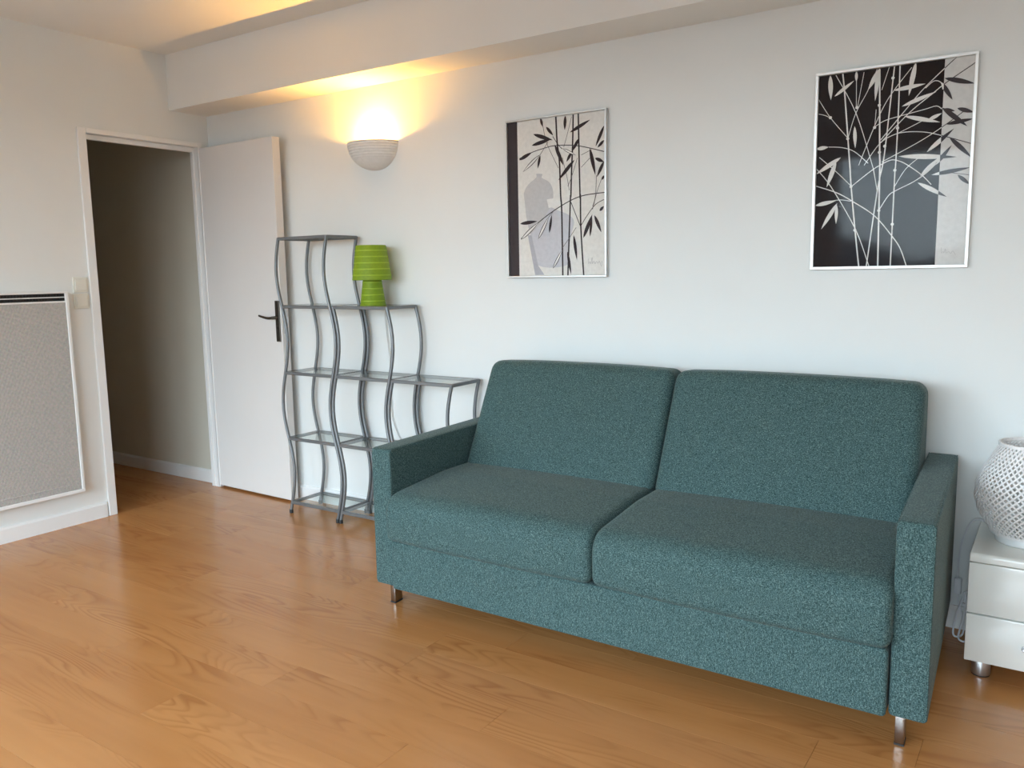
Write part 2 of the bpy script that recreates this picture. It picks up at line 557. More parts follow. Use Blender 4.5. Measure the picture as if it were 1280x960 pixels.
def lay_planks(x0, x1, y0, y1, joints):
    k0 = math.floor((y0 + 1.62) / PW)
    k = k0
    while -1.62 + k * PW < y1 - 0.01:
        ya = -1.62 + k * PW
        first = joints.get(k, 0.37 * ((k * 7) % 11) / 11 * PL * 2.2)
        xs = first - math.ceil((first - x0) / PL) * PL
        while xs < x1:
            a, b = max(xs, x0), min(xs + PL, x1)
            if b - a > 0.04:
                a, b = round(a, 2), round(b, 2)
                o = bpy.data.objects.new('plank', plank_mesh(b - a))
                COL.objects.link(o)
                o.parent = floor
                o.location = (a, ya, 0)
            xs += PL
        k += 1

lay_planks(0.0, XR, YB, 0.0, {0: 0.98, -1: 2.88, -2: 2.09, 2: 2.56, 8: 0.43, 9: 0.66, 1: 1.72, 3: 1.25, -3: 1.3, -4: 2.6, 4: 0.2, 5: 1.9})
lay_planks(HALL_X, 0.0, HALL_Y0 + 0.02, HALL_Y1 + 0.03, {})

struct('ceiling', nbox(-0.02, XR + 0.1, YB - 0.15, 0.12, H, H + 0.1), M_CEIL)
struct('ceiling_beam', nbox(0.0, XR, BEAM_Y, 0.0, BEAM_Z, H + 0.01), M_CEIL)
struct('wall_back', nbox(-WT, XR + 0.1, 0.0, 0.12, -0.05, H + 0.05), M_WALL)
struct('wall_right', nbox(XR, XR + 0.1, YB - 0.15, 0.0, -0.05, H + 0.05), M_WALL)

bm = bmesh.new()
box(bm, -WT, 0.0, YB - 0.15, DY0 - 0.03, -0.05, H + 0.05)
box(bm, -WT, 0.0, DY0 - 0.03, DY1 + 0.01, DTOP + 0.02, H + 0.05)
box(bm, -WT, 0.0, DY1 + 0.01, 0.0, -0.05, H + 0.05)
struct('wall_left', bm, M_WALL)

bm = bmesh.new()
xs = [-WT] + [v for wx in WINDOWS for v in wx] + [XR + 0.1]
for i in range(0, len(xs), 2):
    box(bm, xs[i], xs[i + 1], YB - 0.15, YB, -0.05, H + 0.05)
for wx0, wx1 in WINDOWS:
    box(bm, wx0, wx1, YB - 0.15, YB, -0.05, WIN_Z0)
    box(bm, wx0, wx1, YB - 0.15, YB, WIN_Z1, H + 0.05)
struct('wall_rear', bm, M_WALL)

# the windows behind the viewer (one is seen in the picture glass)
for wi, (wx0, wx1) in enumerate(WINDOWS):
    bm = bmesh.new()
    fw = 0.07
    ya, yb = YB - 0.11, YB - 0.05
    box(bm, wx0, wx0 + fw, ya, yb, WIN_Z0, WIN_Z1, 0.006)
    box(bm, wx1 - fw, wx1, ya, yb, WIN_Z0, WIN_Z1, 0.006)
    box(bm, wx0 + fw, wx1 - fw, ya, yb, WIN_Z0, WIN_Z0 + fw, 0.006)
    box(bm, wx0 + fw, wx1 - fw, ya, yb, WIN_Z1 - fw, WIN_Z1, 0.006)
    mids = [wx0 + (wx1 - wx0) * t for t in (0.5,)]
    for mx in mids:
        box(bm, mx - 0.045, mx + 0.045, ya, yb, WIN_Z0 + fw, WIN_Z1 - fw, 0.006)
    win = struct('window_%d' % (wi + 1), bm, M_TRIM)
    edges = [wx0 + fw] + [v for mx in mids for v in (mx - 0.045, mx + 0.045)] + [wx1 - fw]
    for i in range(len(edges) // 2):
        bm = bmesh.new()
        vs = [bm.verts.new((x, YB - 0.08, z)) for x, z in ((edges[2 * i], WIN_Z0 + fw), (edges[2 * i + 1], WIN_Z0 + fw), (edges[2 * i + 1], WIN_Z1 - fw), (edges[2 * i], WIN_Z1 - fw))]
        bm.faces.new(vs)
        obj('pane', bm, M_PANE, win)

# hall behind the doorway
bm = bmesh.new()
box(bm, HALL_X, -WT, HALL_Y1, HALL_Y1 + 0.1, -0.05, 2.6)
box(bm, HALL_X, -WT, HALL_Y0 - 0.1, HALL_Y0, -0.05, 2.6)
box(bm, HALL_X - 0.1, HALL_X, HALL_Y0 - 0.1, HALL_Y1 + 0.1, -0.05, 2.6)
box(bm, HALL_X - 0.1, -WT, HALL_Y0 - 0.1, HALL_Y1 + 0.1, 2.45, 2.6)
struct('wall_hall', bm, M_HALLW)

def base_profile(t, h):
    return [(0, 0), (t, 0), (t, h * 0.86), (t * 0.55, h), (0, h)]

def skirting(name, p0, p1, inward, t=0.013, h=0.082, parent=None):
    """a bevelled skirting board from p0 to p1 at the wall foot, its face turned to inward"""
    bm = bmesh.new()
    a, b, w = Vector((*p0, 0)), Vector((*p1, 0)), Vector((*inward, 0))
    R = [[bm.verts.new(p + w * u + Vector((0, 0, v))) for u, v in base_profile(t, h)] for p in (a, b)]
    n = len(R[0])
    for i in range(n):
        bm.faces.new((R[0][i], R[1][i], R[1][(i + 1) % n], R[0][(i + 1) % n]))
    bm.faces.new(R[0][::-1]); bm.faces.new(R[1])
    bmesh.ops.recalc_face_normals(bm, faces=bm.faces)
    return struct(name, bm, M_TRIM)

skirting('baseboard_left', (0, YB), (0, -0.812), (1, 0))
skirting('baseboard_back', (0.012, 0), (XR, 0), (0, -1))
skirting('baseboard_right', (XR, YB), (XR, 0), (-1, 0))
skirting('baseboard_hall', (HALL_X, HALL_Y1), (-WT, HALL_Y1), (0, -1))

# door lining, stop and architrave
bm = bmesh.new()
cw = 0.046
box(bm, 0.0, 0.014, DY0 - cw, DY0, 0.0, DTOP + 0.027, 0.003)                 # left architrave
box(bm, 0.0, 0.014, DY1, DY1 + 0.027, 0.0, DTOP + 0.027, 0.003)               # right architrave
box(bm, 0.0, 0.014, DY0, DY1, DTOP, DTOP + 0.027, 0.003)                      # head architrave
box(bm, -WT - 0.005, 0.006, DY0 - 0.03, DY0, 0.0, DTOP)                       # left lining
box(bm, -WT - 0.005, 0.006, DY1, DY1 + 0.012, 0.0, DTOP)                      # right lining
box(bm, -WT - 0.005, 0.006, DY0 - 0.03, DY1 + 0.012, DTOP, DTOP + 0.02)       # head lining
box(bm, -WT - 0.005, -0.030, DY0, DY0 + 0.012, 0.0, DTOP, 0.002)              # stops
box(bm, -WT - 0.005, -0.030, DY1 - 0.008, DY1, 0.0, DTOP, 0.002)
box(bm, -WT - 0.005, -0.030, DY0 + 0.012, DY1 - 0.008, DTOP - 0.025, DTOP, 0.002)
struct('trim_1', bm, M_TRIM)

# the door leaf, swung right round against the back wall
door = bpy.data.objects.new('door_1', None)
COL.objects.link(door)
door.location = (0.004, -0.030, 0.012)
door.rotation_euler = (0, 0, math.radians(-1.8))
door['kind'] = 'structure'
DW, DT, DH = 0.680, 0.050, 2.035
obj('door_leaf', nbox(0, DW, -DT, 0, 0, DH, 0.0025), M_DOOR, door)
hb = obj('handle_plate', nbox(DW - 0.047, DW - 0.011, -DT - 0.007, -DT, 0.915, 1.145, 0.003), M_BRONZE, door)
bm = bmesh.new()
hx = DW - 0.029
tube(bm, [(hx, -DT - 0.006, 1.051), (hx, -DT - 0.045, 1.051)], 0.009, 12)
tube(bm, smooth_pts([(hx + 0.006, -DT - 0.047, 1.051), (hx - 0.03, -DT - 0.05, 1.049), (hx - 0.070, -DT - 0.05, 1.055), (hx - 0.108, -DT - 0.047, 1.062)], 5), [0.0085 - 0.0002 * i for i in range(16)], 10)
obj('lever', bm, M_BRONZE, hb, smooth=True)
obj('keyhole', nbox(hx - 0.003, hx + 0.003, -DT - 0.0085, -DT - 0.006, 0.985, 1.0), M_BLACK, hb)
obj('latch_plate', nbox(DW - 0.0005, DW + 0.0015, -DT + 0.010, -0.010, 0.96, 1.12), M_ALU, door)
obj('latch', nbox(DW + 0.001, DW + 0.009, -DT + 0.016, -0.015, 1.05, 1.075, 0.002), M_ALU, door)
for hz in (0.2, 1.0, 1.8):
    bm = bmesh.new()
    tube(bm, [(-0.002, -DT * 0.5 + 0.024, hz), (-0.002, -DT * 0.5 + 0.024, hz + 0.08)], 0.0035, 8)
    obj('hinge', bm, M_ALU, door, smooth=True)

# ------------------------------------------------------------------ outside, far behind the viewer
bm = bmesh.new()
pts_lo, pts_hi = [], []
for i in range(61):
    x = -60 + i * 2
    h = 2.5 + 1.0 * math.sin(i * 0.7) * math.sin(i * 0.31 + 1) + 0.6 * math.sin(i * 1.9)
    pts_lo.append((bm.verts.new((x, -40, -8)), bm.verts.new((x, -43, -8))))
    pts_hi.append((bm.verts.new((x, -40.6, h)), bm.verts.new((x, -42.4, h))))
for i in range(60):
    bm.faces.new((pts_lo[i][0], pts_lo[i + 1][0], pts_hi[i + 1][0], pts_hi[i][0]))
    bm.faces.new((pts_hi[i][0], pts_hi[i + 1][0], pts_hi[i + 1][1], pts_hi[i][1]))
    bm.faces.new((pts_hi[i][1], pts_hi[i + 1][1], pts_lo[i + 1][1], pts_lo[i][1]))
struct('hills', bm, M_HILL)
bm = bmesh.new()
box(bm, -60, 60, -60, YB - 3, -8.2, -8)
struct('ground', bm, M_HILL)

# ------------------------------------------------------------------ wall sconce
SX, SZ = 1.348, 1.955
sc = thing('wall_sconce', 'lit half-bowl plaster wall sconce with ribbed front high on the wall', 'wall lamp', (SX, 0, SZ))
bm = bmesh.new()
A_, B_, HH = 0.150, 0.138, 0.135
outer = []
NZ, NA = 44, 40
def bowl_r(t):                      # t: 0 rim .. 1 bottom
    return max(0.0, math.sqrt(max(0.0, 1 - (t * 0.995) ** 2.0))) ** 0.92
rows = []
for j in range(NZ + 1):
    t = j / NZ
    rib = 0.0022 * math.sin(t * HH / 0.0125 * 2 * PI) if t < 0.62 else 0.0
    s = bowl_r(t)
    row = []
    for k in range(NA + 1):
        a = PI + PI * k / NA
        row.append(bm.verts.new(((A_ * s + rib) * math.cos(a), (B_ * s + rib) * math.sin(a) - 0.001, -t * HH)))
    rows.append(row)
for j in range(NZ):
    for k in range(NA):
        bm.faces.new((rows[j][k], rows[j + 1][k], rows[j + 1][k + 1], rows[j][k + 1]))
bm.faces.new([rows[NZ][k] for k in range(NA + 1)])
# inside wall and rim
inn = []
for j in range(13):
    t = j / 12 * 0.9
    s = bowl_r(t)
    inn.append([bm.verts.new(((A_ * s - 0.010) * math.cos(PI + PI * k / NA), (B_ * s - 0.010) * math.sin(PI + PI * k / NA) - 0.001, -t * HH)) for k in range(NA + 1)])
for k in range(NA):
    bm.faces.new((rows[0][k], rows[0][k + 1], inn[0][k + 1], inn[0][k]))
for j in range(12):
    for k in range(NA):
        bm.faces.new((inn[j][k], inn[j][k + 1], inn[j + 1][k + 1], inn[j + 1][k]))
bm.faces.new([inn[12][k] for k in range(NA + 1)])
bmesh.ops.recalc_face_normals(bm, faces=bm.faces)
obj('bowl', bm, M_PLASTER, sc, smooth=True)
obj('bracket', nbox(-0.03, 0.03, -0.052, 0.0, -0.075, -0.055, 0.003), M_TRIM, sc)
bm = bmesh.new()
box(bm, -0.052, -0.042, -0.093, -0.079, -0.075, -0.026, 0.002)
box(bm, 0.042, 0.052, -0.093, -0.079, -0.075, -0.026, 0.002)
box(bm, -0.052, 0.052, -0.093, -0.050, -0.080, -0.074, 0.001)
obj('bulb_holder', bm, M_CLAY, sc)
bm = bmesh.new()
tube(bm, [(-0.042, -0.086, -0.033), (-0.040, -0.086, -0.033), (0.040, -0.086, -0.033), (0.042, -0.086, -0.033)], [0.003, 0.0055, 0.0055, 0.003], 12)
obj('bulb', bm, M_BULB, sc, smooth=True)

# ------------------------------------------------------------------ framed prints
RECT1=[2.1557, 2.6697, 1.2656, 1.9709]
RECT2=[3.5191, 4.0372, 1.2816, 1.9856]
ART1={"strokes":[[0.00784,[[0.2628,0.6973],[0.2681,0.5878],[0.2788,0.5054],[0.2835,0.3571],[0.2883,0.2911],[0.2909,0.0087]]],[0.00735,[[0.3497,0.696],[0.3462,0.5791],[0.3397,0.4589],[0.3353,0.3533],[0.3333,0.3458],[0.3243,0.164],[0.3171,0.0082]]],[0.00735,[[0.3751,0.6966],[0.3773,0.5357],[0.3811,0.3498],[0.383,0.3503],[0.3842,0.2151],[0.3971,0.0067]]],[0.00245,[[0.3416,0.6872],[0.3191,0.6142],[0.3015,0.5639]]],[0.00343,[[0.0681,0.5346],[0.1356,0.5561],[0.2013,0.5686],[0.2556,0.5742],[0.347,0.567],[0.4171,0.5514],[0.4992,0.5268]]],[0.00392,[[0.0712,0.1774],[0.1689,0.2478],[0.2504,0.2956],[0.3292,0.3317],[0.3915,0.3497],[0.4615,0.3557],[0.5005,0.3569]]],[0.00245,[[0.1937,0.6778],[0.2072,0.615],[0.226,0.5659],[0.2734,0.4773]]],[0.00245,[[0.2936,0.5202],[0.3164,0.4366],[0.3275,0.3784]]],[0.00294,[[0.2466,0.6146],[0.2751,0.5749],[0.2942,0.5566]]],[0.00343,[[0.3364,0.3251],[0.362,0.2658],[0.3829,0.2193]]],[0.00294,[[0.3829,0.2193],[0.4141,0.2626],[0.4565,0.3086],[0.498,0.3277]]],[0.00245,[[0.3888,0.5225],[0.4401,0.541]]],[0.00245,[[0.3882,0.4705],[0.4305,0.5063]]],[0.00245,[[0.4895,0.4214],[0.4662,0.3675],[0.4615,0.3525],[0.4424,0.2893]]],[0.00245,[[0.4621,0.4317],[0.4568,0.3442],[0.4425,0.3014]]],[0.00245,[[0.292,0.1318],[0.3269,0.1723],[0.3613,0.2163]]],[0.00245,[[0.3699,0.5124],[0.3403,0.4345],[0.3206,0.3954]]],[0.00245,[[0.2216,0.593],[0.191,0.5553],[0.1782,0.5401]]],[0.00245,[[0.2504,0.2956],[0.2225,0.2693]]],[0.00196,[[0.4207,0.0812],[0.4224,0.0583],[0.4286,0.0665],[0.4333,0.058],[0.4397,0.0848],[0.4404,0.0578],[0.4475,0.068],[0.4544,0.0575],[0.4615,0.0668],[0.4685,0.0583],[0.4755,0.0672],[0.4847,0.0443],[0.4881,0.0689]]]],"leaves":[[0.01715,[0.1451,0.6345],[0.2463,0.5984]],[0.01715,[0.1363,0.5859],[0.2415,0.605]],[0.01372,[0.2131,0.6591],[0.2491,0.6183]],[0.01274,[0.1843,0.6993],[0.1959,0.6613]],[0.0147,[0.3109,0.6951],[0.3075,0.6356]],[0.01568,[0.3335,0.6225],[0.4344,0.6654]],[0.0147,[0.3803,0.5952],[0.3418,0.5394]],[0.01372,[0.3418,0.5394],[0.3149,0.4998]],[0.01666,[0.2557,0.579],[0.3002,0.4849]],[0.01666,[0.3556,0.5058],[0.2725,0.424]],[0.01666,[0.068,0.5283],[0.1381,0.5567]],[0.01274,[0.1807,0.5399],[0.1668,0.4831]],[0.0147,[0.4999,0.6339],[0.4585,0.5508]],[0.01274,[0.4995,0.5737],[0.4676,0.5459]],[0.01764,[0.431,0.5479],[0.4575,0.4321]],[0.0147,[0.4558,0.5038],[0.499,0.4837]],[0.0147,[0.499,0.4876],[0.4644,0.4236]],[0.0098,[0.4986,0.4285],[0.4894,0.4095]],[0.01666,[0.0678,0.2448],[0.1614,0.2525]],[0.01274,[0.2236,0.1982],[0.2376,0.2776]],[0.01372,[0.3162,0.114],[0.3343,0.0121]],[0.0147,[0.3488,0.1838],[0.3643,0.0746]],[0.01764,[0.3965,0.1691],[0.4423,0.269]],[0.01078,[0.4297,0.1738],[0.4399,0.2611]],[0.01568,[0.4515,0.2644],[0.4856,0.1895]],[0.01274,[0.4771,0.281],[0.4978,0.2997]]],"outl":[[0.01666,[0.1782,0.5422],[0.0872,0.4737]],[0.01176,[0.2966,0.5584],[0.363,0.5232]],[0.01764,[0.0711,0.173],[0.1689,0.2478]],[0.01666,[0.1647,0.1732],[0.2225,0.2701]],[0.0147,[0.2406,0.0398],[0.2918,0.1233]]],"vase":[[0.1577,0.461],[0.1899,0.4581],[0.1875,0.4417],[0.2231,0.422],[0.2414,0.3935],[0.2457,0.36],[0.2412,0.3359],[0.2201,0.2745],[0.1782,0.2047],[0.1315,0.1855],[0.1049,0.26],[0.0941,0.3464],[0.0909,0.3801],[0.1141,0.4164],[0.1562,0.4444]],"jar":[[0.2308,0.3116],[0.2701,0.2944],[0.3187,0.2747],[0.3497,0.2459],[0.3394,0.1967],[0.3188,0.1223],[0.3104,0.0529],[0.1619,0.0547],[0.1305,0.1467],[0.116,0.1862],[0.179,0.243]],"shade":[[0.1083,0.193],[0.129,0.1899],[0.1619,0.0547],[0.1944,0.0127],[0.1454,0.0115]],"pale":[[0.2115,0.3464],[0.244,0.3482],[0.2904,0.3283],[0.2507,0.3102],[0.2208,0.308]],"band":[[0.0024,0.7004],[0.0692,0.6991],[0.0688,0.3732],[0.0695,0.3052],[0.0639,0.0104],[0.0037,0.0106]]}
ART2={"strokes":[[0.00572,[[0.091,0.6923],[0.1001,0.6195],[0.1162,0.4646],[0.1259,0.3706],[0.1332,0.2949],[0.1516,0.1423],[0.1695,0.0067]]],[0.00616,[[0.2135,0.6905],[0.2184,0.5584],[0.2245,0.4023],[0.2266,0.3625],[0.2296,0.2053],[0.2333,0.0075]]],[0.00484,[[0.261,0.6935],[0.2548,0.6057],[0.2425,0.429],[0.2356,0.3617],[0.2209,0.2675],[0.1947,0.0061]]],[0.00484,[[0.2785,0.6958],[0.2796,0.519],[0.278,0.3583],[0.2768,0.339],[0.2757,0.1602],[0.2747,0.0065]]],[0.00308,[[0.0676,0.6906],[0.1415,0.548],[0.2017,0.3645],[0.2073,0.3444],[0.2206,0.277]]],[0.00264,[[0.0106,0.6132],[0.0529,0.5455],[0.1137,0.4696]]],[0.00264,[[0.012,0.5621],[0.0337,0.5549],[0.0554,0.5429]]],[0.00264,[[0.1162,0.4646],[0.1392,0.5482],[0.1759,0.6199],[0.2054,0.6915]]],[0.00264,[[0.1408,0.5719],[0.1374,0.6863]]],[0.00264,[[0.1453,0.5737],[0.1625,0.6878]]],[0.00308,[[0.156,0.3682],[0.2023,0.4942],[0.2359,0.5705],[0.2698,0.6226],[0.316,0.6815]]],[0.00264,[[0.2073,0.555],[0.2046,0.4939]]],[0.00308,[[0.1744,0.3667],[0.2221,0.4356],[0.2659,0.462],[0.3097,0.4679],[0.3662,0.4614],[0.4178,0.4449],[0.5104,0.4089]]],[0.00308,[[0.2023,0.4942],[0.2377,0.5141],[0.2992,0.5262],[0.3637,0.5376],[0.3976,0.5439],[0.4149,0.5319]]],[0.00352,[[0.2262,0.4493],[0.3072,0.5485],[0.3614,0.6113],[0.4534,0.697]]],[0.00352,[[0.2265,0.4399],[0.3122,0.5294],[0.3835,0.5857],[0.4247,0.6172],[0.5117,0.6711]]],[0.00352,[[0.1332,0.2949],[0.1982,0.3451],[0.2336,0.3659],[0.2645,0.3775],[0.2913,0.3706],[0.3181,0.3544],[0.3626,0.3184],[0.3937,0.2838]]],[0.00308,[[0.233,0.3733],[0.3457,0.4288],[0.421,0.4743],[0.4901,0.5236]]],[0.00308,[[0.0192,0.4078],[0.0826,0.3493],[0.1331,0.2973]]],[0.00352,[[0.0083,0.3697],[0.0652,0.2972],[0.1539,0.1422],[0.2037,0.0107]]],[0.00396,[[0.0101,0.3059],[0.0847,0.2765],[0.1417,0.2415],[0.2166,0.187],[0.2771,0.1129],[0.3051,0.0694],[0.3267,0.0099]]],[0.00352,[[0.2317,0.2099],[0.2594,0.2555],[0.2855,0.2726],[0.3373,0.2971],[0.3795,0.3264],[0.4124,0.3605]]],[0.00264,[[0.2763,0.2827],[0.3097,0.3411],[0.3478,0.3752]]],[0.00264,[[0.0666,0.2485],[0.0995,0.2504],[0.1347,0.2434]]],[0.00308,[[0.0512,0.4417],[0.0984,0.435],[0.1407,0.4168],[0.1879,0.3723]]],[0.00264,[[0.2454,0.6955],[0.2233,0.6189]]],[0.00264,[[0.2747,0.4635],[0.3436,0.4937],[0.3648,0.5053]]],[0.00308,[[0.3615,0.6067],[0.3865,0.6265],[0.4078,0.6193],[0.4149,0.5956]]],[0.0022,[[0.4411,0.3216],[0.4727,0.3146],[0.5101,0.3072]]],[0.00132,[[0.4346,0.0694],[0.4361,0.0509],[0.4414,0.0554],[0.4437,0.0507],[0.4475,0.0644],[0.45,0.0505],[0.4583,0.0548],[0.4648,0.0477],[0.4708,0.0567],[0.4796,0.0426]]]],"leaves":[[0.0176,[0.0487,0.693],[0.0536,0.6058]],[0.0132,[0.0651,0.6165],[0.1312,0.6634]],[0.01056,[0.1372,0.6934],[0.1382,0.6577]],[0.0176,[0.2143,0.6927],[0.178,0.6244]],[0.01496,[0.2099,0.6909],[0.2028,0.5837]],[0.0176,[0.3285,0.6982],[0.3103,0.5875]],[0.01584,[0.2613,0.612],[0.361,0.6214]],[0.01496,[0.2895,0.5551],[0.3961,0.5911]],[0.01584,[0.2993,0.5215],[0.4121,0.4889]],[0.0132,[0.3735,0.4998],[0.4154,0.5182]],[0.0132,[0.1381,0.5054],[0.1427,0.4286]],[0.01496,[0.0083,0.4383],[0.0512,0.4417]],[0.0176,[0.0952,0.4014],[0.0089,0.3476]],[0.0176,[0.0791,0.3882],[0.0486,0.2984]],[0.01584,[0.0096,0.2348],[0.0831,0.2485]],[0.01584,[0.0881,0.2399],[0.0337,0.1477]],[0.01232,[0.0859,0.2352],[0.0856,0.1648]],[0.01584,[0.3748,0.3938],[0.4548,0.464]],[0.01848,[0.2859,0.3876],[0.4684,0.3697]],[0.01584,[0.3584,0.3141],[0.4162,0.3739]],[0.0132,[0.404,0.3481],[0.4504,0.4099]],[0.01496,[0.3926,0.3161],[0.5113,0.332]],[0.01584,[0.3504,0.2938],[0.4438,0.2391]],[0.0176,[0.418,0.6316],[0.51,0.602]],[0.01496,[0.41,0.619],[0.4455,0.558]],[0.01496,[0.461,0.5291],[0.511,0.51]],[0.0176,[0.4148,0.5365],[0.4941,0.4668]],[0.01496,[0.4292,0.4803],[0.5117,0.4897]],[0.01144,[0.4191,0.5314],[0.455,0.5207]],[0.01584,[0.4411,0.4381],[0.5119,0.3637]],[0.0132,[0.4728,0.3101],[0.5111,0.2755]]],"nodes":[[0.2172,0.568],[0.2296,0.2053],[0.2239,0.4071],[0.2578,0.6543],[0.2767,0.3413],[0.2758,0.1555],[0.2403,0.4268],[0.2794,0.484],[0.1332,0.2949],[0.1517,0.1399],[0.2046,0.4939],[0.0539,0.5445],[0.1162,0.4646],[0.1431,0.5692]],"edge":[[0.417,0.5954],[0.4125,0.098]]}


class Flat:
    """flat print: layers of thin shapes laid on the sheet, each with its own ink"""
    def __init__(self, w, h, mats):
        self.bm = bmesh.new(); self.w = w; self.h = h; self.mats = mats; self.y = 0.0
        self.m = 0.011
    def poly(self, pts, mi):
        self.y -= 0.000004
        pts = [(min(max(x, self.m), self.w - self.m), min(max(z, self.m), self.h - self.m)) for x, z in pts]
        out = []
        for p in pts:
            if not out or abs(p[0] - out[-1][0]) + abs(p[1] - out[-1][1]) > 1e-5:
                out.append(p)
        if len(out) < 3:
            return
        try:
            f = self.bm.faces.new([self.bm.verts.new((x, self.y, z)) for x, z in out])
            f.material_index = mi
            f.normal_update()
            if f.normal.y > 0:
                f.normal_flip()
        except ValueError:
            pass
    def stroke(self, pts, w, mi):
        P = [Vector((x, z)) for x, z in pts]
        Q = smooth_pts([(p.x, p.y, 0) for p in P], 5)
        Q = [Vector((q.x, q.y)) for q in Q]
        for i in range(len(Q) - 1):
            a, b = Q[i], Q[i + 1]
            if (b - a).length < 1e-5:
                continue
            ta = (Q[min(i + 1, len(Q) - 1)] - Q[max(i - 1, 0)]).normalized()
            tb = (Q[min(i + 2, len(Q) - 1)] - Q[i]).normalized()
            na, nb = Vector((-ta.y, ta.x)) * w / 2, Vector((-tb.y, tb.x)) * w / 2
            self.poly([tuple(a + na), tuple(b + nb), tuple(b - nb), tuple(a - na)], mi)
    def leaf(self, w, a, b, mi, scale=1.0):
        a, b = Vector(a), Vector(b)
        d = b - a; nrm = Vector((-d.y, d.x)).normalized()
        up, dn = [], []
        for k in range(1, 9):
            t = k / 9
            s = w / 2 * scale * (math.sin(PI * t ** 0.85)) ** 0.9
            p = a + d * ((t - 0.5) * (0.92 if scale < 1 else 1) + 0.5)
            up.append(tuple(p + nrm * s)); dn.append(tuple(p - nrm * s))
        self.poly([tuple(a + d * (0.04 if scale < 1 else 0))] + up + [tuple(b - d * (0.04 if scale < 1 else 0))] + dn[::-1], mi)
    def dot(self, c, r, mi):
        self.poly([(c[0] + r * math.cos(2 * PI * k / 8), c[1] + r * math.sin(2 * PI * k / 8)) for k in range(8)], mi)

def frame_bm(w, h, t, depth):
    bm = bmesh.new()
    for (x0, x1, z0, z1) in ((0, w, 0, t), (0, w, h - t, h), (0, t, t, h - t), (w - t, w, t, h - t)):
        box(bm, x0, x1, -depth, 0, z0, z1, 0.0012, 1)
    return bm

def picture(name, label, rect, frame_mat, t, build):
    x0, x1, z0, z1 = rect
    w, h = x1 - x0, z1 - z0
    p = thing(name, label, 'picture', (x0, -0.002, z0))
    obj('frame', frame_bm(w, h, t, 0.018), frame_mat, p)
    obj('backing', nbox(t * 0.5, w - t * 0.5, -0.006, -0.001, t * 0.5, h - t * 0.5), M_LINER, p)
    F, mats = build(w, h)
    o = obj('print', F.bm, None, p, mats=mats)
    o.location = (0, -0.0065, 0)
    bm = bmesh.new()
    bm.faces.new([bm.verts.new(q) for q in ((t * 0.8, -0.0125, t * 0.8), (w - t * 0.8, -0.0125, t * 0.8), (w - t * 0.8, -0.0125, h - t * 0.8), (t * 0.8, -0.0125, h - t * 0.8))])
    obj('glass', bm, M_GLASS, p)
    return p

def art_small(w, h):
    mats = [mat_ink('print_paper', None, (0.80, 0.765, 0.725)), mat_ink('print_band', None, (0.060, 0.045, 0.048)),
            mat_ink('print_vase', None, (0.57, 0.55, 0.55)), mat_ink('print_jar', None, (0.60, 0.585, 0.62)),
            mat_ink('print_shade', None, (0.47, 0.46, 0.50)), mat_ink('print_pale', None, (0.83, 0.80, 0.77)),
            mat_ink('print_ink', None, (0.050, 0.037, 0.040)), mat_ink('print_grey_ink', None, (0.17, 0.15, 0.15)), mat_ink('print_signature', None, (0.42, 0.40, 0.41))]
    F = Flat(w, h, mats)
    F.m = 0.006
    F.poly([(0, 0), (w, 0), (w, h), (0, h)], 0)
    def soft(pts):
        q = smooth_pts([(x, z, 0) for x, z in pts + pts[:1]], 5)[:-1]
        return [(v.x, v.y) for v in q]
    F.poly(soft(ART1['vase']), 2)
    F.poly(soft(ART1['jar']), 3)
    F.poly(ART1['shade'], 4)
    F.poly(ART1['pale'], 5)
    F.poly([(F.m, 0), (0.060, 0), (0.060, h), (F.m, h)], 1)
    for sw, pts in ART1['strokes']:
        F.stroke(pts, sw * (0.7 if sw < 0.002 else 1), 6 if sw > 0.0026 else (8 if sw < 0.002 else 7))
    for lw, a, b in ART1['leaves']:
        F.leaf(lw, a, b, 6)
    for lw, a, b in ART1['outl']:
        F.leaf(lw, a, b, 6)
        F.leaf(lw, a, b, 5, 0.6)
    return F, mats

def art_large(w, h):
    edge = ART2['edge'][0][0]
    mats = [mat_ink('print_ground', edge, (0.022, 0.017, 0.018), (0.68, 0.66, 0.64)), mat_ink('print_bamboo', edge), mat_ink('print_signature', None, (0.46, 0.44, 0.43))]
    F = Flat(w, h, mats)
    F.m = 0.009
    F.poly([(0, 0), (edge, 0), (edge, h), (0, h)], 0)
    F.poly([(edge, 0), (w, 0), (w, h), (edge, h)], 0)
    for sw, pts in ART2['strokes']:
        F.stroke(pts, sw * 0.82, 2 if sw < 0.0015 else 1)
    for lw, a, b in ART2['leaves']:
        F.leaf(lw * 0.92, a, b, 1)
    for c in ART2['nodes']:
        F.dot(c, 0.0055, 1)
    return F, mats

picture('framed_print', 'slim framed print of dark bamboo stems over pale vases, nearer the wall sconce', RECT1, M_FRAME, 0.0085, art_small)
picture('framed_print', 'pale framed print of white bamboo on a black ground above the sofa', RECT2, M_FRAMEW, 0.0105, art_large)

